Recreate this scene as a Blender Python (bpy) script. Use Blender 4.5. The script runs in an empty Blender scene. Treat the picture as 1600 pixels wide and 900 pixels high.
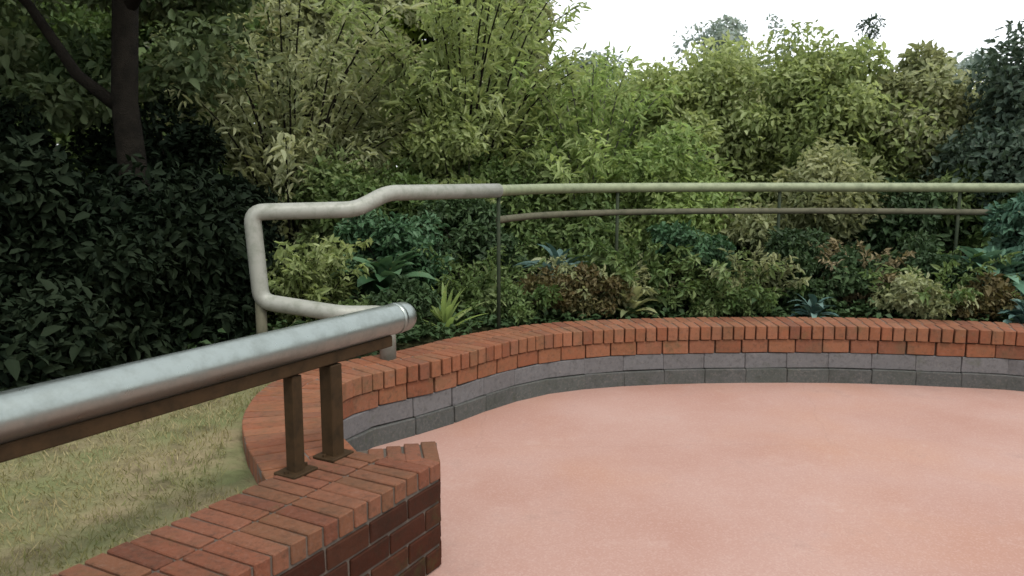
import bpy, bmesh, math, random
import numpy as np
from mathutils import Vector, Matrix
random.seed(7); rng = np.random.default_rng(11)
S = bpy.context.scene
COL = S.collection

# ------------------------------------------------------------------ camera
EYE = 1.6
cd = bpy.data.cameras.new('camera'); cam = bpy.data.objects.new('camera', cd); COL.objects.link(cam)
cam.location = (0, 0, EYE); cam.rotation_euler = (math.radians(90 - 8.23), 0, 0)
cd.sensor_width = 36; cd.lens = 28.0; cd.clip_end = 2000; cd.clip_start = .05
S.camera = cam
cd.dof.use_dof = True; cd.dof.focus_distance = 4.2; cd.dof.aperture_fstop = 4.0

# ------------------------------------------------------------------ sky, sun, exposure
SUN_EL, SUN_AZ = math.radians(58), math.radians(150)      # azimuth from +Y towards +X
w = bpy.data.worlds.new('World'); S.world = w; w.use_nodes = True
nt = w.node_tree; nt.nodes.clear()
sky = nt.nodes.new('ShaderNodeTexSky'); sky.sky_type = 'NISHITA'; sky.sun_disc = False
sky.sun_elevation = SUN_EL; sky.sun_rotation = SUN_AZ; sky.dust_density = 4; sky.air_density = 1.2
cloud = nt.nodes.new('ShaderNodeRGB'); cloud.outputs[0].default_value = (10.5, 10.8, 11.2, 1)   # overcast sheet
mx = nt.nodes.new('ShaderNodeMix'); mx.data_type = 'RGBA'; mx.inputs[0].default_value = .75
nt.links.new(sky.outputs[0], mx.inputs[6]); nt.links.new(cloud.outputs[0], mx.inputs[7])
bg = nt.nodes.new('ShaderNodeBackground'); bg.inputs[1].default_value = .12
wo = nt.nodes.new('ShaderNodeOutputWorld')
nt.links.new(mx.outputs[2], bg.inputs[0]); nt.links.new(bg.outputs[0], wo.inputs[0])
sd = bpy.data.lights.new('sun', 'SUN'); sd.energy = 1.5; sd.angle = math.radians(14); sd.color = (1, .96, .9)
so = bpy.data.objects.new('sun', sd); COL.objects.link(so)
dv = Vector((math.sin(SUN_AZ)*math.cos(SUN_EL), math.cos(SUN_AZ)*math.cos(SUN_EL), math.sin(SUN_EL)))
so.rotation_euler = dv.to_track_quat('Z', 'Y').to_euler(); so.location = dv*30
S.view_settings.view_transform = 'Standard'; S.view_settings.look = 'None'
S.view_settings.exposure = 0.7; S.view_settings.gamma = 1
S.render.engine = 'CYCLES'

# ------------------------------------------------------------------ helpers
def tag(o, label=None, cat=None, group=None, kind=None):
    for k, v in (('label', label), ('category', cat), ('group', group), ('kind', kind)):
        if v: o[k] = v
    return o
def link(name, me, mat=None, parent=None, loc=None, rot=None):
    o = bpy.data.objects.new(name, me); COL.objects.link(o)
    if mat and me and not me.materials: me.materials.append(mat)
    if parent: o.parent = parent
    if loc is not None: o.location = loc
    if rot is not None: o.rotation_euler = rot
    return o
def empty(name, loc=(0, 0, 0)):
    o = bpy.data.objects.new(name, None); COL.objects.link(o); o.location = loc; o.empty_display_size = .1
    return o
def pymesh(name, v, f, smooth=False):
    me = bpy.data.meshes.new(name); me.from_pydata([tuple(p) for p in v], [], f); me.update()
    if smooth:
        for p in me.polygons: p.use_smooth = True
    return me
def brick_mesh(name, sx, sy, sz, ch=.004, jit=.0):
    """chamfered block, origin at its centre"""
    bm = bmesh.new(); bmesh.ops.create_cube(bm, size=1)
    for v in bm.verts: v.co = Vector((v.co.x*sx, v.co.y*sy, v.co.z*sz)) + Vector([random.uniform(-jit, jit) for _ in range(3)])
    bmesh.ops.bevel(bm, geom=bm.edges[:], offset=ch, segments=1, affect='EDGES')
    me = bpy.data.meshes.new(name); bm.to_mesh(me); bm.free(); return me
def catmull(P, n=10, closed=False):
    P = [Vector(p) for p in P]; out = []
    Q = [2*P[0]-P[1]] + P + [2*P[-1]-P[-2]]
    for i in range(1, len(Q)-2):
        a, b, c, d = Q[i-1:i+3]
        for k in range(n):
            t = k/n
            out.append(.5*((2*b)+(-a+c)*t+(2*a-5*b+4*c-d)*t*t+(-a+3*b-3*c+d)*t**3))
    out.append(P[-1]); return out
def resample(P, step):
    L = [0]
    for a, b in zip(P, P[1:]): L.append(L[-1]+(b-a).length)
    n = max(1, round(L[-1]/step)); out = []; j = 0
    for i in range(n+1):
        s = L[-1]*i/n
        while j < len(L)-2 and L[j+1] < s: j += 1
        t = (s-L[j])/max(1e-9, L[j+1]-L[j]); out.append(P[j].lerp(P[j+1], t))
    return out
def tube_geo(P, R, seg=10, cap=True, V=None, F=None):
    V = [] if V is None else V; F = [] if F is None else F
    P = [Vector(p) for p in P]; n = len(P); base = len(V)
    if not hasattr(R, '__len__'): R = [R]*n
    t0 = (P[1]-P[0]).normalized(); up = Vector((0, 0, 1)) if abs(t0.z) < .9 else Vector((1, 0, 0))
    a = t0.cross(up).normalized()
    for i in range(n):
        t = (P[min(i+1, n-1)]-P[max(i-1, 0)]).normalized()
        a = (a - t*a.dot(t)).normalized(); b = t.cross(a)
        for k in range(seg):
            an = 2*math.pi*k/seg; V.append(P[i]+(a*math.cos(an)+b*math.sin(an))*R[i])
    for i in range(n-1):
        for k in range(seg):
            k2 = (k+1) % seg; F.append((base+i*seg+k, base+i*seg+k2, base+(i+1)*seg+k2, base+(i+1)*seg+k))
    if cap:
        F.append(tuple(base+k for k in reversed(range(seg)))); F.append(tuple(base+(n-1)*seg+k for k in range(seg)))
    return V, F
def tube(name, P, R, mat, parent, seg=12):
    V, F = tube_geo(P, R, seg); return link(name, pymesh(name, V, F, True), mat, parent)

# ------------------------------------------------------------------ materials
def newmat(name):
    m = bpy.data.materials.new(name); m.use_nodes = True
    return m, m.node_tree, m.node_tree.nodes['Principled BSDF']
def ramp(nt, cols, inp):
    r = nt.nodes.new('ShaderNodeValToRGB'); e = r.color_ramp.elements
    while len(e) < len(cols): e.new(.5)
    for i, c in enumerate(cols): e[i].position = i/(len(cols)-1); e[i].color = (*c, 1)
    nt.links.new(inp, r.inputs[0]); return r.outputs[0]
def noise(nt, scale, detail=4, rough=.6, vec=None):
    n = nt.nodes.new('ShaderNodeTexNoise'); n.inputs['Scale'].default_value = scale
    n.inputs['Detail'].default_value = detail; n.inputs['Roughness'].default_value = rough
    if vec is None:
        g = nt.nodes.new('ShaderNodeNewGeometry'); vec = g.outputs['Position']
    nt.links.new(vec, n.inputs['Vector']); return n.outputs['Fac']
def mix(nt, a, b, fac, mode='MIX'):
    m = nt.nodes.new('ShaderNodeMix'); m.data_type = 'RGBA'; m.blend_type = mode
    for v, i in ((fac, 0), (a, 6), (b, 7)):
        if hasattr(v, 'links'): nt.links.new(v, m.inputs[i])
        elif i == 0: m.inputs[0].default_value = v
        else: m.inputs[i].default_value = (*v, 1)
    return m.outputs[2]
def bump(nt, p, h, strength=.4, dist=.005):
    b = nt.nodes.new('ShaderNodeBump'); b.inputs['Strength'].default_value = strength; b.inputs['Distance'].default_value = dist
    nt.links.new(h, b.inputs['Height']); nt.links.new(b.outputs[0], p.inputs['Normal'])
def mapr(nt, v, a, b, c=0, d=1):
    m = nt.nodes.new('ShaderNodeMapRange'); m.inputs[1].default_value = a; m.inputs[2].default_value = b
    m.inputs[3].default_value = c; m.inputs[4].default_value = d; nt.links.new(v, m.inputs[0]); return m.outputs[0]

def brick_mat(name, cols, stain=(.03, .03, .02), stain_amt=.5, eff=.3, spec=.3):
    m, nt, p = newmat(name)
    oi = nt.nodes.new('ShaderNodeObjectInfo')
    c = ramp(nt, cols, oi.outputs['Random'])
    c = mix(nt, c, (.3, .24, .2), mapr(nt, noise(nt, 60, 5), .5, .9, 0, eff))
    c = mix(nt, c, stain, mapr(nt, noise(nt, 6, 6, .7), .48, .72, 0, stain_amt))
    c = mix(nt, c, (.24, .20, .17), mapr(nt, noise(nt, 11, 8, .8), .60, .72, 0, eff*1.4))
    c = mix(nt, c, (.035, .045, .014), mapr(nt, noise(nt, 4.5, 7, .75), .58, .7, 0, .45))
    c = mix(nt, c, (.012, .012, .008), mapr(nt, noise(nt, 32, 7, .75), .5, .72, 0, .55))
    nt.links.new(c, p.inputs['Base Color']); p.inputs['Roughness'].default_value = .85; p.inputs['Specular IOR Level'].default_value = spec
    bump(nt, p, noise(nt, 140, 5), .5, .004); return m
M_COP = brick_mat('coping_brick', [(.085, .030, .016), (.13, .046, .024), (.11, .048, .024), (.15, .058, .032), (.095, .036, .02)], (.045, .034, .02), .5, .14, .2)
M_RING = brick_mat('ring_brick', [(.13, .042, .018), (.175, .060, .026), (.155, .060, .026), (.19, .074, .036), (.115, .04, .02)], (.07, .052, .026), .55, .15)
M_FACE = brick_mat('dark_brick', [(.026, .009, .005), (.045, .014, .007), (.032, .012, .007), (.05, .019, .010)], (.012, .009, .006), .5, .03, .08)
M_STONE = brick_mat('grey_block', [(.09, .085, .084), (.10, .096, .095), (.095, .092, .092), (.108, .103, .102)], (.06, .055, .05), .3, .2)
M_PLINTH = brick_mat('dark_plinth', [(.05, .052, .048), (.062, .062, .058), (.055, .058, .052)], (.03, .035, .025), .6)
def plain(name, c1, c2, sc, rough=.9, bs=.4, bd=.005):
    m, nt, p = newmat(name)
    nt.links.new(mix(nt, c1, c2, mapr(nt, noise(nt, sc, 6, .65), .35, .65)), p.inputs['Base Color'])
    p.inputs['Roughness'].default_value = rough; p.inputs['Specular IOR Level'].default_value = .1; bump(nt, p, noise(nt, sc*12, 4), bs, bd); return m
M_MORTAR = plain('mortar', (.10, .08, .065), (.055, .05, .04), 9)
M_SOIL = plain('soil', (.035, .026, .016), (.07, .055, .03), 5, 1, .8, .02)
M_BARK = plain('bark', (.008, .007, .005), (.018, .015, .011), 9, .95, .9, .02)
M_BARKG = plain('grey_bark', (.09, .085, .075), (.16, .155, .14), 9, .95, .9, .02)

# pink terrace surface: fine bound aggregate with soft wear patches
def pink():
    m, nt, p = newmat('pink_paving')
    c = mix(nt, (.270, .150, .114), (.306, .192, .156), mapr(nt, noise(nt, 1.1, 5, .6), .35, .65))
    c = mix(nt, c, (.30, .152, .09), mapr(nt, noise(nt, .7, 3), .5, .75, 0, .6))
    v = nt.nodes.new('ShaderNodeTexVoronoi'); v.inputs['Scale'].default_value = 130
    g = nt.nodes.new('ShaderNodeNewGeometry'); nt.links.new(g.outputs['Position'], v.inputs['Vector'])
    bw = nt.nodes.new('ShaderNodeRGBToBW'); nt.links.new(v.outputs['Color'], bw.inputs[0])
    c = mix(nt, c, (.22, .11, .085), mapr(nt, bw.outputs[0], .62, .8, 0, .16))
    c = mix(nt, c, (.42, .32, .28), mapr(nt, bw.outputs[0], .38, .2, 0, .16))
    c = mix(nt, c, (.17, .10, .08), mapr(nt, noise(nt, 2.2, 9, .75), .56, .78, 0, .55))
    v2 = nt.nodes.new('ShaderNodeTexVoronoi'); v2.feature = 'DISTANCE_TO_EDGE'; v2.inputs['Scale'].default_value = .42
    nz = nt.nodes.new('ShaderNodeTexNoise'); nz.inputs['Scale'].default_value = 5; nz.inputs['Detail'].default_value = 6
    ad = nt.nodes.new('ShaderNodeMix'); ad.data_type = 'VECTOR'; ad.inputs[0].default_value = .10
    nt.links.new(g.outputs['Position'], nz.inputs['Vector']); nt.links.new(g.outputs['Position'], ad.inputs[4]); nt.links.new(nz.outputs['Color'], ad.inputs[5])
    nt.links.new(ad.outputs[1], v2.inputs['Vector'])
    c = mix(nt, c, (.12, .07, .05), mapr(nt, v2.outputs['Distance'], 0, .003, .13, 0))        # hairline cracks
    c = mix(nt, c, (.36, .26, .22), mapr(nt, noise(nt, 1.7, 9, .8), .56, .68, 0, .35))            # worn pale scuffs
    nt.links.new(c, p.inputs['Base Color']); p.inputs['Roughness'].default_value = .68
    p.inputs['Specular IOR Level'].default_value = .35
    bump(nt, p, v.outputs['Distance'], .2, .002); return m
M_PINK = pink()

def steel(name, c1, c2, rough, metal):
    m, nt, p = newmat(name)
    n = noise(nt, 14, 7, .7)
    nt.links.new(mix(nt, c1, c2, mapr(nt, n, .45, .7)), p.inputs['Base Color'])
    nt.links.new(mapr(nt, n, .3, .7, rough-.08, rough+.15), p.inputs['Roughness'])
    p.inputs['Metallic'].default_value = metal; p.inputs['Specular IOR Level'].default_value = .5 if metal else .1; bump(nt, p, noise(nt, 90, 4), .12, .002); return m
M_STEEL = steel('galvanised_steel', (.255, .285, .262), (.20, .225, .205), .33, .92)
M_RAIL = steel('weathered_pale_paint', (.22, .225, .19), (.14, .15, .115), .5, .1)
M_MOSS = steel('mossy_pale_paint', (.17, .195, .11), (.10, .12, .065), .6, .1)
M_POST = steel('dark_green_paint', (.02, .028, .016), (.035, .04, .024), .7, 0)
M_RUST = steel('brown_steel', (.034, .02, .009), (.018, .012, .006), .7, 0)
M_LOWR = steel('brown_grey_steel', (.085, .082, .055), (.05, .052, .034), .7, 0)
M_DARK = plain('dark_cap', (.012, .013, .013), (.025, .025, .025), 9, .5)

def leafmat(name, cols, trans=.3, rough=.5, spec=.18):
    m, nt, p = newmat(name)
    at = nt.nodes.new('ShaderNodeAttribute'); at.attribute_name = 'tint'
    c = ramp(nt, cols, at.outputs['Fac'])
    mid = cols[1]; mean = sum(mid)/3
    c = mix(nt, c, (mid[0]*1.25, mid[1]*.98, mid[2]*.8), mapr(nt, noise(nt, 2.6, 3), .42, .65, 0, .22))        # patches of warmer growth
    c = mix(nt, c, (mean*1.9, mean*1.45, mean*.75), mapr(nt, noise(nt, 38, 1), .68, .72, 0, .4))                  # odd yellowed leaves
    nt.links.new(c, p.inputs['Base Color']); p.inputs['Roughness'].default_value = rough
    p.inputs['Specular IOR Level'].default_value = spec
    tr = nt.nodes.new('ShaderNodeBsdfTranslucent')
    nt.links.new(mix(nt, c, (1, 1, .35), .35, 'MULTIPLY'), tr.inputs[0])
    ms = nt.nodes.new('ShaderNodeMixShader'); ms.inputs[0].default_value = trans
    out = nt.nodes['Material Output']
    nt.links.new(p.outputs[0], ms.inputs[1]); nt.links.new(tr.outputs[0], ms.inputs[2]); nt.links.new(ms.outputs[0], out.inputs[0])
    return m
L = {
 'dark':   leafmat('leaf_dark_shaded', [(.004, .008, .004), (.007, .013, .006), (.013, .020, .010)], .08, .7, .06),  # deep shade under the tree put into the leaf colour, near black
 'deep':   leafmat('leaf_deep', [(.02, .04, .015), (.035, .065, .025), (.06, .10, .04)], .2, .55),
 'shade':  leafmat('leaf_shaded_crown', [(.04, .07, .025), (.08, .115, .05), (.14, .17, .085)], .4, .6),  # crown leaves, their shaded tone put into the colour
 'darkblue': leafmat('leaf_darkblue', [(.035, .06, .04), (.06, .092, .063), (.095, .135, .095)], .3),
 'mid':    leafmat('leaf_mid', [(.05, .09, .025), (.10, .155, .05), (.17, .22, .09)], .4),
 'olive':  leafmat('leaf_olive', [(.13, .175, .06), (.25, .315, .12), (.40, .46, .23)], .55),
 'oliveg': leafmat('leaf_olive_grey', [(.14, .17, .08), (.27, .30, .15), (.40, .43, .26)], .5),
 'bright': leafmat('leaf_bright', [(.145, .22, .07), (.26, .36, .125), (.39, .47, .21)], .55),
 'lime':   leafmat('leaf_lime', [(.18, .27, .04), (.28, .38, .075), (.38, .46, .13)], .55),
 'emerald': leafmat('leaf_emerald', [(.025, .062, .026), (.045, .10, .045), (.085, .155, .08)], .25, .45),
 'sea':    leafmat('leaf_sea', [(.05, .11, .07), (.09, .18, .12), (.14, .24, .17)], .25, .4),
 'blue':   leafmat('leaf_bluegreen', [(.04, .085, .075), (.07, .13, .115), (.12, .19, .165)], .2, .4),
 'far':    leafmat('leaf_far_haze', [(.17, .23, .20), (.25, .31, .28), (.34, .39, .36)], .4),  # haze painted into the leaves: paler and bluer with distance
 'rust':   leafmat('leaf_rust', [(.045, .055, .02), (.085, .065, .025), (.11, .11, .045)], .3),
 'tan':    leafmat('leaf_tan', [(.12, .10, .05), (.20, .17, .09), (.28, .24, .15)], .3),
 'lawn':   leafmat('grass_blades', [(.14, .155, .06), (.22, .205, .10), (.31, .265, .15)], .3, .8, .05),
}

# ------------------------------------------------------------------ foliage generator
NL = [0]
def leaf_object(name, pos, tipd, nrm, length, width, tint, mat, parent=None):
    """many small folded leaves: one quad (2 tris) each"""
    n = len(pos); fine = name not in ('grass', 'far_wood', 'leaf_litter', 'ground_ivy') and (parent is None or parent.location.y < 9.7); NL[0] += n*(4 if fine else 2)
    tipd = tipd/np.linalg.norm(tipd, axis=1, keepdims=True)
    side = np.cross(tipd, nrm); side /= (np.linalg.norm(side, axis=1, keepdims=True)+1e-9)
    up = np.cross(side, tipd)
    l = length[:, None]; wd = width[:, None]
    a = pos; c = pos + tipd*l - up*l*.14
    if fine:                                            # pointed oval, two quads folded along the midrib
        lo = pos+tipd*l*.28+up*wd*.22; hi = pos+tipd*l*.66+up*wd*.14
        V = np.stack([a, lo+side*wd*.47, hi+side*wd*.36, c, hi-side*wd*.36, lo-side*wd*.47], 1); k = 6
        q = np.array([0, 1, 2, 3, 0, 3, 4, 5])
    else:
        m = pos+tipd*l*.45+up*wd*.25
        V = np.stack([a, m+side*wd*.5, c, m-side*wd*.5], 1); k = 4; q = np.arange(4)
    V = V.reshape(-1, 3).astype(np.float32); nq = n*len(q)//4
    me = bpy.data.meshes.new(name)
    me.vertices.add(k*n); me.vertices.foreach_set('co', V.ravel())
    me.loops.add(4*nq); me.loops.foreach_set('vertex_index', (np.arange(n)[:, None]*k+q[None]).ravel().astype(np.int32))
    me.polygons.add(nq); me.polygons.foreach_set('loop_start', np.arange(0, 4*nq, 4, dtype=np.int32))
    at = me.attributes.new('tint', 'FLOAT', 'POINT')
    at.data.foreach_set('value', np.repeat(np.clip(tint, 0, 1), k).astype(np.float32))
    me.update(calc_edges=True)
    return link(name, me, mat, parent)
def rdir(n):
    v = rng.normal(size=(n, 3)); return v/np.linalg.norm(v, axis=1, keepdims=True)
def clump_leaves(clumps, per, size, aspect=.5, droop=.2, up=.5, spread=.35):
    """clumps: list of (centre, radius vec). leaves crowd the outer shell of each"""
    P, T, N, TI = [], [], [], []
    for c, r in clumps:
        r = np.array(r); n = int(per*(0.6+.8*random.random())); d = rdir(n)
        rad = 1-np.abs(rng.normal(0, spread, n)); rad = np.clip(rad, .05, 1.15)
        p = np.array(c)+d*rad[:, None]*r
        N.append(d*.6+np.array([0, 0, up])+rng.normal(0, .45, (n, 3)))
        T.append(d*.5+rng.normal(0, .8, (n, 3))+np.array([0, 0, -droop]))
        TI.append(np.clip(random.gauss(.45, .24)+rng.normal(0, .16, n), 0, 1)); P.append(p)
    P = np.concatenate(P); n = len(P); s = size*np.exp(rng.normal(0, .25, n))
    return P, np.concatenate(T), np.concatenate(N), s, s*aspect, np.concatenate(TI)
def crown_clumps(c, R, k, cr):
    out = []
    for i in range(k):
        d = rdir(1)[0]; q = random.random()**.45
        r = cr*random.uniform(.6, 1.35)
        p = np.array(c)+d*np.array(R)*q*.85
        out.append((p, (r, r, r*random.uniform(.6, .95))))
    return out
def woody(name, base, tops, r0, mat, parent, h0=None, seg=8):
    """trunk from base, limbs to each top, one mesh"""
    V, F = [], []; base = Vector(base)
    h = h0 or 1.0
    ctr = Vector((base.x+random.uniform(-.1, .1)*h, base.y+random.uniform(-.1, .1)*h, base.z+h))
    tr = [base-Vector((0, 0, .15)), base.lerp(ctr, .35)+Vector((random.uniform(-.04, .04)*h, 0, 0)), base.lerp(ctr, .7), ctr]
    tube_geo(tr, [r0*1.25, r0, r0*.85, r0*.7], seg, True, V, F)
    for tp in tops:
        tp = Vector(tp); a = base.lerp(ctr, random.uniform(.55, 1)); m = a.lerp(tp, .5)+Vector((random.uniform(-.12, .12), random.uniform(-.12, .12), random.uniform(0, .2)))*(tp-a).length*.6
        tube_geo([a, a.lerp(m, .5)+Vector((0, 0, .03)), m, tp], [r0*.55, r0*.42, r0*.3, r0*.1], 6, True, V, F)
    return link(name, pymesh(name, V, F, True), mat, parent)
def shrub(name, label, cat, base, H, R, mat, k=12, per=350, size=.07, cr=.35, low=.12, aspect=.5, droop=.2, trunk_r=.03, bark=None, group=None, up=.5, part=('foliage', 'stem')):
    root = empty(name, base); tag(root, label, cat, group)
    cl = crown_clumps((0, 0, H*(low+1)/2), (R[0], R[1], H*(1-low)/2), k, cr)
    leaf_object(part[0], *clump_leaves(cl, per, size, aspect, droop, up), L[mat], root)
    woody(part[1], (0, 0, 0), [c for c, r in cl[:14]], trunk_r, bark or M_BARK, root, h0=max(.15, H*low*1.5))
    return root
def spray(name, label, cat, base, H, reach, mat, stems=40, per=90, size=.11, aspect=.22, part=('foliage', 'stem'), group=None, base_r=.3, lean=(0, 0)):
    """arching stems set with long leaves"""
    root = empty(name, base); tag(root, label, cat, group)
    V, F = [], []; P, T, N, TI = [], [], [], []
    for i in range(stems):
        a = random.uniform(0, 2*math.pi); h = H*random.uniform(.45, 1.0); rc = reach*random.uniform(.3, 1)
        b = Vector((math.cos(a)*base_r*random.random(), math.sin(a)*base_r*random.random(), 0))
        dr = Vector((math.cos(a)+lean[0], math.sin(a)+lean[1], 0))
        pts = [b + dr*rc*(t**1.7) + Vector((0, 0, h*(1.25*t-.35*t**3))) for t in np.linspace(0, 1, 8)]
        tube_geo(pts, [.012*H/3*(1.1-.9*j/7) + .002 for j in range(8)], 4, False, V, F)
        tp = np.array([tuple(p) for p in pts]); ts = rng.uniform(.18, 1, per)*7
        j = np.minimum(ts.astype(int), 6); fr = (ts-j)[:, None]
        pos = tp[j]*(1-fr)+tp[j+1]*fr+rng.normal(0, .05*H/2.5, (per, 3))
        tg = tp[j+1]-tp[j]; tg /= np.linalg.norm(tg, axis=1, keepdims=True)
        T.append(tg*.7+rng.normal(0, .6, (per, 3))+np.array([0, 0, -.35])); N.append(np.array([0, -.2, .8])+rng.normal(0, .5, (per, 3)))
        TI.append(np.clip(random.gauss(.45, .2)+rng.normal(0, .15, per), 0, 1)); P.append(pos)
    P = np.concatenate(P); s = size*np.exp(rng.normal(0, .25, len(P)))
    leaf_object(part[0], P, np.concatenate(T), np.concatenate(N), s, s*aspect, np.concatenate(TI), L[mat], root)
    link(part[1], pymesh(part[1], V, F, True), M_BARK if mat != 'bright' else M_BARKG, root)
    return root
def big_leaf_mesh(name, ln, wd, arch, tint):
    """one arching blade leaf with a folded midrib"""
    V, F, n = [], [], 7
    for i in range(n):
        t = i/(n-1); ww = wd*math.sin(math.pi*min(1, t*.85+.12))**.7*.5 if t < 1 else .002
        x = ln*t*(1-.18*arch*t); z = ln*(.62*t-arch*.75*t*t)
        V += [(x, -ww, z+ww*.35), (x, 0, z), (x, ww, z+ww*.35)]
        if i:
            b = 3*(i-1); F += [(b, b+3, b+4, b+1), (b+1, b+4, b+5, b+2)]
    me = pymesh(name, V, F, True); at = me.attributes.new('tint', 'FLOAT', 'POINT')
    at.data.foreach_set('value', [tint+random.uniform(-.05, .05) for _ in V]); return me
def rosette(name, label, cat, base, ln, wd, mat, n=26, arch=.8, rings=3):
    """a plant of large leaves that can be picked apart, each leaf an object"""
    root = empty(name, base); tag(root, label, cat)
    ms = [big_leaf_mesh('leaf', ln*random.uniform(.75, 1.1), wd*random.uniform(.8, 1.15), arch*random.uniform(.6, 1.3), t) for t in (.15, .35, .5, .7, .9)]
    for m in ms: m.materials.append(L[mat])
    for i in range(n):
        o = link('leaf', random.choice(ms), None, root)
        q = i/n; o.rotation_euler = (random.uniform(-.2, .2), -q*.95+random.uniform(-.15, .15)+.1, i*2.4+random.uniform(-.25, .25))
        o.location = (random.uniform(-.03, .03), random.uniform(-.03, .03), random.uniform(0, .06)+q*.08)
        s = 1-.25*q; o.scale = (s, s, s)
    return root

# ------------------------------------------------------------------ plan of the terrace
inner = [(-.60, 3.09), (-.70, 3.28), (-.82, 3.52), (-.94, 3.9), (-.92, 4.38), (-.45, 4.88), (-.02, 5.42), (.42, 5.74), (1.2, 5.93), (2.37, 5.97),
         (3.3, 5.85), (3.9, 5.68), (4.8, 5.1), (5.45, 4.2), (5.8, 3.0), (5.95, 1.5), (6.0, 0)]
INN = catmull([(x, y, 0) for x, y in inner], 14)
def offset(P, d):
    out = []
    for i, p in enumerate(P):
        t = (P[min(i+1, len(P)-1)]-P[max(i-1, 0)]).normalized(); out.append(p+Vector((-t.y, t.x, 0))*d)
    return out
U = Vector((.4813, .8766, 0)); NN = Vector((-.8766, .4813, 0))      # along the near wall, and towards its back
P0 = Vector((-.284, 3.079, 0)); P1 = Vector((-.33, 3.335, 0)); P2 = Vector((-.735, 3.20, 0))
NW = .48

# ------------------------------------------------------------------ terrace floor and planting ground
fl = link('terrace_floor', pymesh('terrace_floor', [(-7, -8, 0), (8, -8, 0), (8, 7, 0), (-7, 7, 0)], [(0, 1, 2, 3)]), M_PINK)
tag(fl, kind='structure')
def gz(x, y):
    rr = math.hypot(x-2.2, y-2.0)
    return .33+.015*math.sin(x*2.1)*math.cos(y*1.7)+max(0, min(rr, 30)-3)*.02
def ground():
    mid = offset(INN, .22)[::6]
    mid = [p for p in mid][::-1]                                        # from the right side round to the near wall
    path = mid + [P0-U*t+NN*.25 for t in (1.0, 2.5, 4.5, 7.0)] + [Vector((-4.5, -9, 0)), Vector((1, -9, 0)), Vector((8, -9, 0)), Vector((8, -3, 0))]
    c = Vector((2.2, 2.0, 0)); n = len(path); V, F = [], []
    sc = [1, 1, 1.03, 1.1, 1.25, 1.5, 2, 3, 5, 9, 20, 70]
    for i, s in enumerate(sc):
        for p in path:
            q = c+(p-c)*s; r = (q-p).length
            z = -.05 if i == 0 else gz(q.x, q.y)
            V.append((q.x, q.y, z))
    for i in range(len(sc)-1):
        for j in range(n):
            j2 = (j+1) % n; F.append((i*n+j, i*n+j2, (i+1)*n+j2, (i+1)*n+j))
    m, nt, p = newmat('ground_cover')
    c2 = mix(nt, (.045, .05, .022), (.03, .034, .018), mapr(nt, noise(nt, 2.4, 6), .4, .6))
    c2 = mix(nt, c2, (.025, .02, .013), mapr(nt, noise(nt, 7, 6), .5, .7, 0, .7))
    nt.links.new(c2, p.inputs['Base Color']); p.inputs['Roughness'].default_value = 1; p.inputs['Specular IOR Level'].default_value = .02; bump(nt, p, noise(nt, 30, 5), .8, .02)
    o = link('ground', pymesh('ground', V, F), m); tag(o, kind='structure')
ground()

# ------------------------------------------------------------------ curved seat wall
ring = tag(empty('curved_wall', (0, 0, 0)), 'low curved wall of red brick coping over grey blocks, bounding the pink terrace', 'wall')
def band(name, d0, d1, z0, z1, mat, parent, P=None):
    P = P or INN; A, B = offset(P, d0), offset(P, d1); V, F = [], []
    for a, b in zip(A, B): V += [(a.x, a.y, z0), (a.x, a.y, z1), (b.x, b.y, z1), (b.x, b.y, z0)]
    for i in range(len(A)-1):
        for k in range(4):
            k2 = (k+1) % 4; F.append((4*i+k, 4*(i+1)+k, 4*(i+1)+k2, 4*i+k2))
    F += [(3, 2, 1, 0), tuple(4*(len(A)-1)+k for k in range(4))]
    return link(name, pymesh(name, V, F), mat, parent)
band('mortar', .034, .385, -.03, .438, plain('pale_mortar', (.13, .115, .10), (.085, .08, .065), 9), ring)
def lay(name, meshes, step, dc, zc, mat, parent, skip=0, limit=None, zj=.002, rj=.012, half=False):
    C = offset(INN, dc); Q = resample(C, step); n = 0
    for i in range(len(Q)-1):
        a, b = Q[i], Q[i+1]; m = (a+b)/2; t = (b-a).normalized()
        if limit and n >= limit: break
        o = link(name, random.choice(meshes), None, parent)
        o.location = (m.x, m.y, zc+random.uniform(-zj, zj)); o.rotation_euler = (random.uniform(-rj, rj), random.uniform(-rj, rj), math.atan2(t.y, t.x)+random.uniform(-rj, rj))
        n += 1
def variants(name, k, sx, sy, sz, mat, ch=.004, jit=.0025):
    out = []
    for _ in range(k):
        me = brick_mesh(name, sx, sy, sz, ch, jit); me.materials.append(mat); out.append(me)
    return out
lay('coping_brick', variants('coping_brick', 5, .074, .196, .104, M_RING, .004, .0015), .0865, .085, .392, M_RING, ring, limit=150, zj=.001, rj=.008)
lay('back_coping_brick', variants('back_coping_brick', 5, .080, .196, .104, M_RING, .004, .0015), .0905, .288, .392, M_RING, ring, limit=150, zj=.001, rj=.008)
lay('face_brick', variants('face_brick', 5, .196, .10, .100, M_RING), .207, .052, .286, M_RING, ring)
lay('block', variants('block', 4, .318, .12, .118, M_STONE, .005), .325, .068, .172, M_STONE, ring, rj=.006)
lay('plinth_block', variants('plinth_block', 4, .318, .14, .115, M_PLINTH, .005), .323, .062, .052, M_PLINTH, ring, rj=.005)

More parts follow.
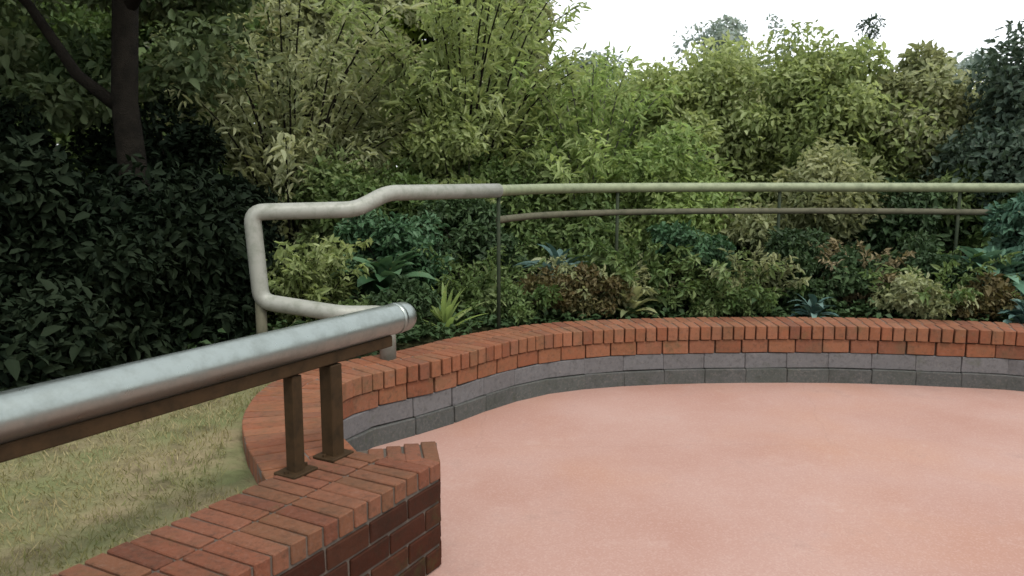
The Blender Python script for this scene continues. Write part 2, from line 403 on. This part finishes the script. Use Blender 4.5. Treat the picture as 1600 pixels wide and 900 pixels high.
# ------------------------------------------------------------------ near brick wall
nw = tag(empty('brick_wall', (0, 0, 0)), 'low brown brick wall in the foreground carrying the thick handrail', 'wall')
def prism(name, P, z0, z1, mat, parent):
    n = len(P); V = [(p.x, p.y, z0) for p in P]+[(p.x, p.y, z1) for p in P]
    F = [tuple(range(n))[::-1], tuple(range(n, 2*n))]+[(i, (i+1) % n, n+(i+1) % n, n+i) for i in range(n)]
    return link(name, pymesh(name, V, F), mat, parent)
e = .012
LEN = 5.2
prism('mortar', [P0+NN*e-U*LEN, P0+NN*e-U*.006, P1+Vector((.003, -.012, 0)), P2+Vector((.006, -.012, 0)), P0+NN*(NW-e)-U*.15, P0+NN*(NW-e)-U*LEN], -.03, .441, M_MORTAR, nw)
angU = math.atan2(U.y, U.x)
vc = variants('brick', 6, .066, .226, .074, M_COP); vb = vc
def put(name, me, p, z, ang, parent, j=.01):
    o = link(name, me, None, parent); o.location = (p.x, p.y, z+random.uniform(-.002, .002))
    o.rotation_euler = (random.uniform(-j, j), random.uniform(-j, j), ang+random.uniform(-j, j)); return o
for i in range(52):
    t = -.036-i*.0765
    put('coping_brick', random.choice(vc), P0+U*t+NN*.118, .4135, angU, nw)
    if i > 0: put('coping_brick', random.choice(vc), P0+U*t+NN*.358, .4135, angU, nw)
ed = (P1-P0).normalized(); en = Vector((-ed.y, ed.x, 0)); ea = math.atan2(ed.y, ed.x)     # cut bricks closing the splayed end
for k, (ln, off) in enumerate(((.245, .036), (.21, .11), (.165, .185), (.12, .26))):
    me = brick_mesh('cut_brick', ln, .064, .074, .004, .002); me.materials.append(M_COP)
    st = P0+en*off+ed*(.252-ln/2-.02*k); put('cut_brick', me, st, .4125, ea, nw, .004)
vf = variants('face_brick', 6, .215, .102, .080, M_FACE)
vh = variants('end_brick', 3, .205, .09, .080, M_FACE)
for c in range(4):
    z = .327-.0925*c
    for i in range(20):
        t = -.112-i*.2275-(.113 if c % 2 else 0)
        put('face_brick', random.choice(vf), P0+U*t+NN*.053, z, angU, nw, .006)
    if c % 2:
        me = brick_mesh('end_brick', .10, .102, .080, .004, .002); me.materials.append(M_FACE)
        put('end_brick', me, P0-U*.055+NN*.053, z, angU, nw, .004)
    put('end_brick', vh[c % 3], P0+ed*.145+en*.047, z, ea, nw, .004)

# ------------------------------------------------------------------ thick handrail on the near wall
hr = tag(empty('handrail', (0, 0, 0)), 'thick pale metal tube handrail on brown posts fixed to the foreground brick wall', 'handrail')
RD = Vector((.4975, .8675, 0)).normalized()
def rp(t, z=.955): return Vector((-.475, 3.59, z))+RD*t
pts = [rp(-5.2)]+[rp(-5.2+.4*i) for i in range(1, 13)]+[rp(-.06)]+[rp(-.03), rp(-.012), rp(0)]
tube('rail_tube', pts, [.068]*(len(pts)-3)+[.066, .058, .038], M_STEEL, hr, 28)
tube('end_collar', [rp(-.11), rp(-.085)], [.0705, .0705], M_STEEL, hr, 28)
bar = brick_mesh('underside_shade_bar', 5.0, .07, .048, .004); o = link('underside_shade_bar', bar, M_RUST, hr, loc=rp(-2.66, .868), rot=(0, 0, math.atan2(RD.y, RD.x)))  # added dark bar, stands in for the tube's shaded underside
pl = brick_mesh('base_plate', .13, .11, .012, .003); pl.materials.append(M_RUST)
for t, s in ((-.52, .033), (-.73, .026), (-2.35, .03), (-3.9, .03)):
    b = rp(t, 0)
    me = brick_mesh('post', s*2, s*2, .39, .004); me.materials.append(M_RUST)
    put('post', me, Vector((b.x, b.y, 0)), 0.452+.19, angU, hr, .004)
    q = link('base_plate', pl, None, hr, loc=(b.x, b.y, .455), rot=(0, 0, angU))
    for sx in (-1, 1):
        bo = pymesh('bolt', *tube_geo([(0, 0, 0), (0, 0, .012)], .009, 6)); link('bolt', bo, M_RUST, q, loc=(sx*.052, 0, .005))

# ------------------------------------------------------------------ metal railing with the looped end
ml = tag(empty('metal_railing', (0, 0, 0)), 'pale metal railing with a looped end, following the curved wall among the plants', 'railing')
def rounded(P, r, n=6):
    P = [Vector(p) for p in P]; out = [P[0]]
    for i in range(1, len(P)-1):
        a = P[i]+(P[i-1]-P[i]).normalized()*r; b = P[i]+(P[i+1]-P[i]).normalized()*r
        for k in range(n+1):
            t = k/n; out.append(a*(1-t)**2+P[i]*2*t*(1-t)+b*t*t)
    out.append(P[-1]); return out
loop = rounded([(-.10, 5.93, 1.47), (-.81, 5.2, 1.47), (-.98, 5.02, 1.372), (-1.59, 4.88, 1.362), (-1.555, 4.88, .81), (-1.04, 4.80, .745), (-.78, 4.90, .73), (-.78, 4.90, .44)], .075)
tube('looped_end', loop, .052, M_RAIL, ml, 16)
far = [(-.10, 5.93), (.25, 6.55), (.85, 7.0), (1.7, 7.25), (2.7, 7.32), (3.7, 7.2), (4.6, 6.85), (5.6, 6.1), (6.5, 5.0), (7.0, 3.8)]
FP = catmull([(x, y, 1.47) for x, y in far], 8)
tube('top_rail', FP, .042, M_MOSS, ml, 14)
LP = [p-Vector((0, 0, .215)) for p in FP]
tube('lower_rail', LP, .027, M_LOWR, ml, 12)
for p in resample(FP, 1.62)[0:8]:
    tube('post', [(p.x, p.y, .3), (p.x, p.y, 1.46)], .015, M_POST, ml, 10)
V, F = [], []
tube('post', [(-1.56, 4.88, .30), (-1.56, 4.88, .84)], .034, M_LOWR, ml, 10)

# ------------------------------------------------------------------ lawn strip left of the wall
def lawn_turf():
    m, nt, p = newmat('dry_turf')
    c = mix(nt, (.185, .155, .09), (.12, .13, .06), mapr(nt, noise(nt, 2.4, 6), .4, .6))
    c = mix(nt, c, (.06, .048, .03), mapr(nt, noise(nt, 7, 6), .5, .7, 0, .6))
    nt.links.new(c, p.inputs['Base Color']); p.inputs['Roughness'].default_value = 1; p.inputs['Specular IOR Level'].default_value = .02; bump(nt, p, noise(nt, 30, 5), .8, .02)
    near = INN[:90]
    def inside(x, y):                                   # behind the near wall and outside the curved one
        if (x-P0.x)*NN.x+(y-P0.y)*NN.y < NW-.06: return False
        k = min(range(len(near)-1), key=lambda i: (near[i].x-x)**2+(near[i].y-y)**2)
        t = (near[k+1]-near[k]).normalized(); dx, dy = x-near[k].x, y-near[k].y
        return t.x*dy-t.y*dx > .14 and (y < 4.4 or x < -1.0)
    V, F, idx = [], [], {}; st = .08
    def vid(i, j):
        if (i, j) not in idx: idx[(i, j)] = len(V); V.append((-9+i*st, -6+j*st, gz(-9+i*st, -6+j*st)+.02))
        return idx[(i, j)]
    for i in range(106):
        for j in range(138):
            if -9+i*st > -.6: continue
            if inside(-9+(i+.5)*st, -6+(j+.5)*st): F.append((vid(i, j), vid(i+1, j), vid(i+1, j+1), vid(i, j+1)))
    tag(link('lawn', pymesh('lawn', V, F), m), kind='structure')
lawn_turf()
def ivy():
    n = 42000; x = rng.uniform(-3, 7.5, n); y = rng.uniform(4.9, 9.0, n)
    I = np.array([(p.x, p.y) for p in INN[::4]]); O = np.array([(p.x, p.y) for p in offset(INN, .46)[::4]])
    c = np.array([2.2, 2.0]); ang = np.arctan2(y-c[1], x-c[0]); oa = np.arctan2(O[:, 1]-c[1], O[:, 0]-c[0]); o = np.argsort(oa)
    ro = np.interp(ang, oa[o], np.hypot(O[:, 0]-c[0], O[:, 1]-c[1])[o]); ok = np.hypot(x-c[0], y-c[1]) > ro
    x, y = x[ok], y[ok]; n = len(x)
    z = .36+np.abs(rng.normal(0, .05, n))+np.array([gz(a, b)-.33 for a, b in zip(x, y)])+.05*np.sin(x*7)*np.sin(y*6)
    T = rng.normal(0, 1, (n, 3)); T[:, 2] *= .3; N = rng.normal(0, .35, (n, 3)); N[:, 2] = 1
    leaf_object('ground_ivy', np.column_stack([x, y, z]), T, N, .06*np.exp(rng.normal(0, .3, n)), np.full(n, .04), .45+.3*np.sin(x*3)*np.sin(y*4)+rng.normal(0, .18, n), L['deep'])['kind'] = 'stuff'
def lawn():
    n = 60000; xy = np.empty((0, 2))
    while len(xy) < n:
        q = rng.uniform((-7, .2), (-.9, 5.2), (n, 2))
        d = (q-np.array([P0.x, P0.y])) @ np.array([NN.x, NN.y])
        t = (q-np.array([P0.x, P0.y])) @ np.array([U.x, U.y])
        ok = (d > NW+.02) & ((q[:, 1] < 3.0) | (q[:, 0] < -1.16-.22*np.clip((q[:, 1]-3)/.8, 0, 1))) & (rng.random(len(q)) < np.clip(1.3-(q[:, 0]+1)*-.13, .2, 1))
        xy = np.concatenate([xy, q[ok]])
    xy = xy[:n]; P = np.column_stack([xy, [gz(a, b)+.018 for a, b in xy]])
    T = rng.normal(0, .55, (n, 3)); T[:, 2] = 1; N = rng.normal(0, 1, (n, 3)); N[:, 2] = .1
    l = .035*np.exp(rng.normal(0, .35, n))
    pat = .5+.3*np.sin(xy[:, 0]*5.1+np.sin(xy[:, 1]*3.3)*2)*np.cos(xy[:, 1]*4.3+xy[:, 0])
    leaf_object('grass', P, T, N, l, np.full(n, .005), pat+rng.normal(0, .2, n), L['lawn'])['kind'] = 'stuff'
lawn()
ivy()

# ------------------------------------------------------------------ plants in the bed behind the curved wall
G = .36
sh = shrub
def sh(name, label, cat, base, H, R, mat, k, per, size, cr, **kw):
    return shrub(name, label, cat, base, H*1.12, (R[0]*1.3, R[1]*1.15), mat, int(k*1.8), per, size*.85, cr*.75, **kw)
spray('bush', 'small olive bush seen through the looped end of the railing', 'bush', (-1.62, 6.1, G), .82, .55, 'olive', 60, 70, .06, .42, base_r=.2)
rosette('leafy_plant', 'broad-leaved emerald plant just right of the loop in the railing', 'plant', (-1.02, 6.25, G+.25), .55, .15, 'emerald', 34, .7)
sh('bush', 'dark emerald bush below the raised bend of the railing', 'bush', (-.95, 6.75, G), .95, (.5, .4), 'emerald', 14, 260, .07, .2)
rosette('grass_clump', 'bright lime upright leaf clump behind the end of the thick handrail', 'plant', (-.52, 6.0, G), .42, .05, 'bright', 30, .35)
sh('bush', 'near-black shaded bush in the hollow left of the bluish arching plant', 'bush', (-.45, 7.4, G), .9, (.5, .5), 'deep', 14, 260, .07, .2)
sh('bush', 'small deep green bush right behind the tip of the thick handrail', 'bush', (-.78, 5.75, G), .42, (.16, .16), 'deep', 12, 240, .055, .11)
sh('low_plant', 'low olive ground plant at the left foot of the lime leaf clump', 'plant', (-.98, 5.75, G-.02), .35, (.3, .25), 'mid', 12, 160, .05, .12)
sh('low_plant', 'low mid-green plant between the lime clump and the rust-coloured one', 'plant', (-.05, 6.35, G-.02), .38, (.35, .25), 'mid', 12, 160, .05, .12)
rosette('arching_plant', 'blue-green plant with long arching leaves under the railing left of centre', 'plant', (.42, 7.0, G+.2), .62, .10, 'blue', 34, .95)
sh('low_plant', 'rust-orange ground plant behind the left part of the brick coping', 'plant', (.45, 6.55, G-.02), .42, (.5, .18), 'rust', 16, 200, .05, .13)
spray('bush', 'mid-green bush under the railing right of the arching bluish plant', 'bush', (1.1, 7.0, G), .75, .6, 'mid', 60, 80, .07, .4, base_r=.25)
rosette('leafy_plant', 'pale grey-green leafy plant behind the coping right of the rust patch', 'plant', (.98, 6.55, G), .36, .08, 'oliveg', 26, .7)
sh('bush', 'glossy dark emerald bush under the middle of the railing', 'bush', (1.55, 6.95, G), .78, (.35, .28), 'emerald', 14, 260, .065, .17)
spray('bush', 'straw-tinged olive bush under the railing near the middle', 'bush', (2.05, 7.0, G), .68, .55, 'oliveg', 50, 70, .06, .35, base_r=.25)
sh('bush', 'shadowy dark bush under the railing, right of the straw-tinged one', 'bush', (2.55, 6.9, G), .72, (.4, .3), 'deep', 14, 260, .06, .17)
rosette('leafy_plant', 'silvery blue low plant on the soil above the middle of the coping', 'plant', (2.5, 6.52, G), .30, .07, 'blue', 26, .8)
sh('low_plant', 'small mid-green ground plant left of the silvery blue low plant', 'plant', (1.75, 6.55, G-.02), .32, (.4, .15), 'mid', 12, 160, .045, .11)
spray('bush', 'loose tan-leaved bush under the railing right of the middle', 'bush', (3.1, 7.0, G), .7, .5, 'tan', 40, 60, .055, .35, base_r=.2)
sh('bush', 'blackish-green bush in the gap left of the sea-green plant', 'bush', (3.35, 6.85, G), .62, (.4, .28), 'deep', 12, 260, .06, .17)
rosette('leafy_plant', 'large sea-green leafy plant under the railing at the right edge', 'plant', (4.05, 6.75, G+.25), .55, .17, 'sea', 38, .75)
sh('bush', 'sea-green leafy bush behind the large sea-green plant', 'bush', (4.6, 6.9, G), .95, (.55, .35), 'sea', 16, 260, .08, .2)
sh('low_plant', 'olive ground plant behind the coping towards the right edge', 'plant', (3.3, 6.4, G-.02), .4, (.35, .15), 'oliveg', 12, 160, .05, .12)
rosette('leafy_plant', 'pale bluish broad-leaved plant above the coping at the right edge', 'plant', (4.05, 6.15, G), .32, .1, 'blue', 28, .8)
sh('low_plant', 'rusty brown ground plant in front of the sea-green plant', 'plant', (3.85, 6.4, G-.02), .42, (.3, .15), 'rust', 12, 160, .05, .12)
sh('bush', 'mid-green bush beyond the right edge of the picture, by the curved wall', 'bush', (5.4, 6.0, G), .9, (.5, .4), 'mid', 14, 240, .07, .2)

sh = shrub
spray('leafy_plant', 'loose mid-green stems tangled between the emerald bush and the first railing post', 'plant', (-.35, 6.7, G), .75, .5, 'mid', 40, 60, .06, .4, base_r=.3)
spray('leafy_plant', 'loose grey-olive stems rising through the rust-coloured plant', 'plant', (.75, 6.75, G), .6, .5, 'oliveg', 30, 50, .055, .35, base_r=.3)
spray('leafy_plant', 'loose mid-green stems tangled between the emerald and straw-tinged bushes', 'plant', (1.8, 6.8, G), .65, .5, 'mid', 34, 55, .06, .4, base_r=.3)
spray('leafy_plant', 'loose mid-green stems beside the large sea-green plant', 'plant', (3.55, 6.7, G), .65, .5, 'mid', 34, 55, .06, .4, base_r=.3)
# ------------------------------------------------------------------ tall shrubs behind the railing
spray('arching_shrub', 'tall grey-olive arching shrub standing behind the loop of the railing', 'shrub', (-2.3, 8.3, G), 3.3, 1.5, 'oliveg', 60, 150, .11, .3)
spray('arching_shrub', 'tallest yellow-green arching shrub, behind the raised bend of the railing', 'shrub', (-.55, 9.0, G), 3.7, 1.6, 'olive', 70, 160, .12, .26)
spray('arching_shrub', 'bright fresh green arching shrub whose top slopes down into the sky', 'shrub', (.9, 9.3, G), 2.75, 1.5, 'bright', 70, 150, .12, .26)
sh('shrub', 'dense mid-green shrub low behind the loop, under the arching shrubs', 'shrub', (-1.5, 7.9, G), 1.6, (.9, .5), 'mid', 20, 420, .07, .32)
sh('shrub', 'dense mid-green shrub low behind the railing where the railing begins to thin', 'shrub', (.1, 8.3, G), 1.45, (.9, .4), 'mid', 18, 420, .07, .3)
sh('shrub', 'yellowish shrub with small leaves behind the bend of the railing', 'shrub', (-.55, 8.0, G), 1.75, (.45, .35), 'olive', 14, 300, .07, .25)
sh('shrub', 'rounded olive shrub behind the railing, right of the bright green one', 'shrub', (2.3, 9.6, G), 2.75, (1.05, .7), 'olive', 34, 520, .075, .42)
sh('shrub', 'yellow-olive shrub below the two thin saplings', 'shrub', (3.7, 9.4, G), 2.85, (1.15, .7), 'olive', 38, 520, .075, .42)
sh('shrub', 'grey-olive shrub left of the dark tree at the right edge', 'shrub', (4.95, 9.2, G), 2.8, (1.0, .7), 'oliveg', 36, 520, .075, .4)
sh('shrub', 'fine-leaved bright shrub low behind the middle of the railing', 'shrub', (1.6, 8.6, G), 1.7, (.8, .5), 'bright', 20, 400, .07, .3)
sh('shrub', 'pale low shrub touching the railing right of the middle', 'shrub', (3.2, 8.4, G), 1.5, (1.0, .4), 'oliveg', 20, 420, .07, .3)
sh('shrub', 'dark low shrub touching the railing beneath the right-hand dark tree', 'shrub', (5.0, 8.1, G), 1.55, (.8, .4), 'mid', 20, 420, .07, .3)
spray('arching_shrub', 'fresh green arching shrub in the dip left of the rounded olive shrub', 'shrub', (1.75, 10.2, G), 2.7, 1.2, 'bright', 60, 140, .11, .28)
spray('arching_shrub', 'loose olive arching shrub between the rounded olive shrub and the yellow-olive one', 'shrub', (3.0, 10.4, G), 2.75, 1.2, 'olive', 60, 140, .11, .28)
spray('arching_shrub', 'loose grey-olive arching shrub left of the dark tree at the right edge', 'shrub', (5.6, 10.3, G), 2.85, 1.2, 'oliveg', 60, 140, .11, .28)
sh('shrub', 'broad dusky green shrub mass seen between the olive shrubs beneath the skyline', 'shrub', (3.6, 11.2, G), 2.68, (2.3, .8), 'oliveg', 60, 480, .09, .5)
sh('shrub', 'dusky green shrub rising behind the bright green arching shrubs', 'shrub', (1.0, 11.2, G), 2.6, (1.3, .8), 'olive', 40, 480, .09, .5)
sh('shrub', 'deep green shrub filling the low gap behind the two-bar railing on the right', 'shrub', (4.1, 8.2, G), 1.15, (.7, .3), 'deep', 20, 380, .07, .26)
T2 = dict(part=('crown', 'trunk'))
sh('tree', 'dark blue-green tree filling the right edge of the picture', 'tree', (5.35, 8.3, G), 2.6, (.75, .55), 'darkblue', 40, 560, .08, .42, trunk_r=.09, **T2)
sh('tree', 'dark rounded tree past the right edge of the picture', 'tree', (8.3, 11.0, G), 3.4, (1.5, 1.2), 'darkblue', 30, 560, .10, .6, trunk_r=.1, **T2)
for i, (x, h, lb) in enumerate(((3.33, 2.98, 'thin faint sapling shoot rising into the white sky above the shrubs'), (4.27, 3.08, 'thin sapling with a single dark leafy tuft against the white sky'))):
    r = empty('sapling', (x, 9.9, G)); tag(r, lb, 'sapling')
    tube('trunk', [(0, 0, -.1), (.03, 0, h*.5), (-.02, 0, h*.8), (.03, 0, h)], [.016, .011, .006, .002], M_BARK, r, 6)
    cl = [((-.02+(.05 if i else -.09)*q, .0, h-.12+(.04 if i else .10)*q), (.09+.03*i, .1, .08)) for q in range(3)] + ([((-.2, 0, h-.42), (.08, .08, .06))] if i == 0 else [])
    cl += [((random.uniform(-.07, .07), 0, h-.2-.1*q), (.07, .07, .09)) for q in range(6)]
    leaf_object('crown', *clump_leaves(cl, 34+22*i, .055, .4), L['far' if i == 0 else 'darkblue'], r)

# ------------------------------------------------------------------ far trees
def tree(label, x, y, H, R, mat, k, per, size, cr, low=.25, tr=.14, bark=None):
    return sh('tree', label, 'tree', (x, y, .5), H, R, mat, k, per, size, cr, low=low, trunk_r=tr, bark=bark, **T2)
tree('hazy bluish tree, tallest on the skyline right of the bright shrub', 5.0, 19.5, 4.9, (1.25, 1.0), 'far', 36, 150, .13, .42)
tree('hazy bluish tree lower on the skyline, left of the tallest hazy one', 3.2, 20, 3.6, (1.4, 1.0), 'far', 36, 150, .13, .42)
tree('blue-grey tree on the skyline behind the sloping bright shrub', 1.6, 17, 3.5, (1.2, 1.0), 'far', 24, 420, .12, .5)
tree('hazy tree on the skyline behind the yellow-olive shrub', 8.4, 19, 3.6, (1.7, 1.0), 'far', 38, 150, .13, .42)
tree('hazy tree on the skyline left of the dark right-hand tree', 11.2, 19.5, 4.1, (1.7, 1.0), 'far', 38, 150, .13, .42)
tree('tall narrow grey-green tree whose straight edge meets the white sky', -.25, 13.2, 7.2, (.8, .75), 'oliveg', 90, 520, .11, .42, low=.05, bark=M_BARKG)
tree('tall sunlit lime-green tree glowing at the top of the picture', -3.2, 14.5, 8.2, (1.9, 1.5), 'lime', 60, 420, .13, .62, low=.3)
tree('lime-green tree right beside the tall narrow grey-green tree', -1.6, 14.8, 8.0, (1.2, 1.2), 'lime', 60, 460, .13, .6, low=.12)
tree('mid-green tree filling the far left behind the dark shrubs', -7.6, 10.8, 5.5, (2.6, 1.2), 'mid', 90, 480, .10, .55, low=.1)
tree('tall fresh green tree glowing at the top left corner', -8.6, 12.5, 7.5, (2.2, 1.5), 'bright', 60, 420, .13, .65, low=.25)
tree('mid-green tree behind the grey-olive arching shrub', -4.6, 11.0, 5.2, (1.8, 1.2), 'mid', 70, 480, .10, .55, low=.1)
tree('dull green tree behind the tall olive arching shrubs', -2.6, 12.0, 5.4, (1.5, 1.0), 'oliveg', 60, 460, .10, .5, low=.1)

# big dark tree on the left, its crown hanging over the hedge
def darktree():
    r = tag(empty('tree', (-3.05, 6.5, .36)), 'big dark tree with a bare black trunk at the left', 'tree')
    tube('trunk', [(0, 0, -.2), (.02, 0, .8), (-.04, 0, 1.8), (.02, .02, 2.7), (.05, 0, 3.6), (-.1, .1, 5)], [.17, .12, .10, .095, .09, .05], M_BARK, r, 12)
    tube('branch', [(-.02, 0, 1.7), (-.35, -.1, 2.0), (-.62, -.2, 2.5), (-1.2, -.6, 3.3)], [.055, .045, .035, .02], M_BARK, r, 8)
    tube('branch', [(.02, 0, 2.5), (.5, -.2, 3.0), (1.2, -.6, 3.5)], [.06, .045, .02], M_BARK, r, 8)
    tube('branch', [(0, 0, 2.6), (-.3, -.9, 3.2), (-.6, -2.0, 3.7)], [.06, .045, .02], M_BARK, r, 8)
    cl = []
    for _ in range(130):
        x = random.uniform(-5.2, 1.7); y = random.uniform(-4.2, 1.5); z = random.uniform(3.05, 5.2)-.08*abs(x)
        if (y < -2.2 and x > -1.5) or (y > -1 and x > .5): continue
        cl.append(((x, y, z), (random.uniform(.4, .8), random.uniform(.4, .8), random.uniform(.22, .42))))
    for _ in range(26):
        cl.append(((random.uniform(-3.5, .4), random.uniform(.2, 1.6), random.uniform(1.8, 3.1)), (random.uniform(.3, .5),)*2+(random.uniform(.2, .35),)))
    leaf_object('crown', *clump_leaves(cl, 430, .10, .5), L['shade'], r)
darktree()
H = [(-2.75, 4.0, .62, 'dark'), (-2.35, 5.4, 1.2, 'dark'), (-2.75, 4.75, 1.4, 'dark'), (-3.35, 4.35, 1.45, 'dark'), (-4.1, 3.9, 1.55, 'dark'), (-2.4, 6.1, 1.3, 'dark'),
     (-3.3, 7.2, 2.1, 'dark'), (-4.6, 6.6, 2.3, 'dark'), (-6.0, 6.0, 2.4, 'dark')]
HL = ['lowest dark shrub, sprawling on the lawn edge at the far left', 'black-green shrub just left of the looped end of the railing, at the lawn edge', 'second dark lawn-edge shrub leftwards from the looped railing end', 'third dark lawn-edge shrub leftwards from the looped railing end',
      'leftmost dark lawn-edge shrub, beyond the left edge of the picture', 'dark shrub right behind the looped end of the railing', 'taller dark shrub behind the bare black trunk', 'taller dark shrub left of the bare black trunk', 'taller dark shrub at the far left, behind the lawn-edge ones']
for (x, y, h, m), lb in zip(H, HL):
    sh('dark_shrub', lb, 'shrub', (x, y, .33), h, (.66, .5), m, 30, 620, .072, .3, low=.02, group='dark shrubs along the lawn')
# dim wood closing the view
def wood():
    cl = []
    for i in range(330):
        a = random.uniform(-1.25, 1.15); d = random.uniform(20, 27)
        x = math.sin(a)*d; y = math.cos(a)*d
        h = 1.9 if a > 0 else 5.6
        if -.1 < a <= 0: h = 2.5
        cl.append(((x, y, random.uniform(.6, h)), (random.uniform(.9, 1.6),)*2+(random.uniform(.6, 1.0),)))
    leaf_object('far_wood', *clump_leaves(cl, 330, .26, .6), L['mid'])['kind'] = 'stuff'
wood()
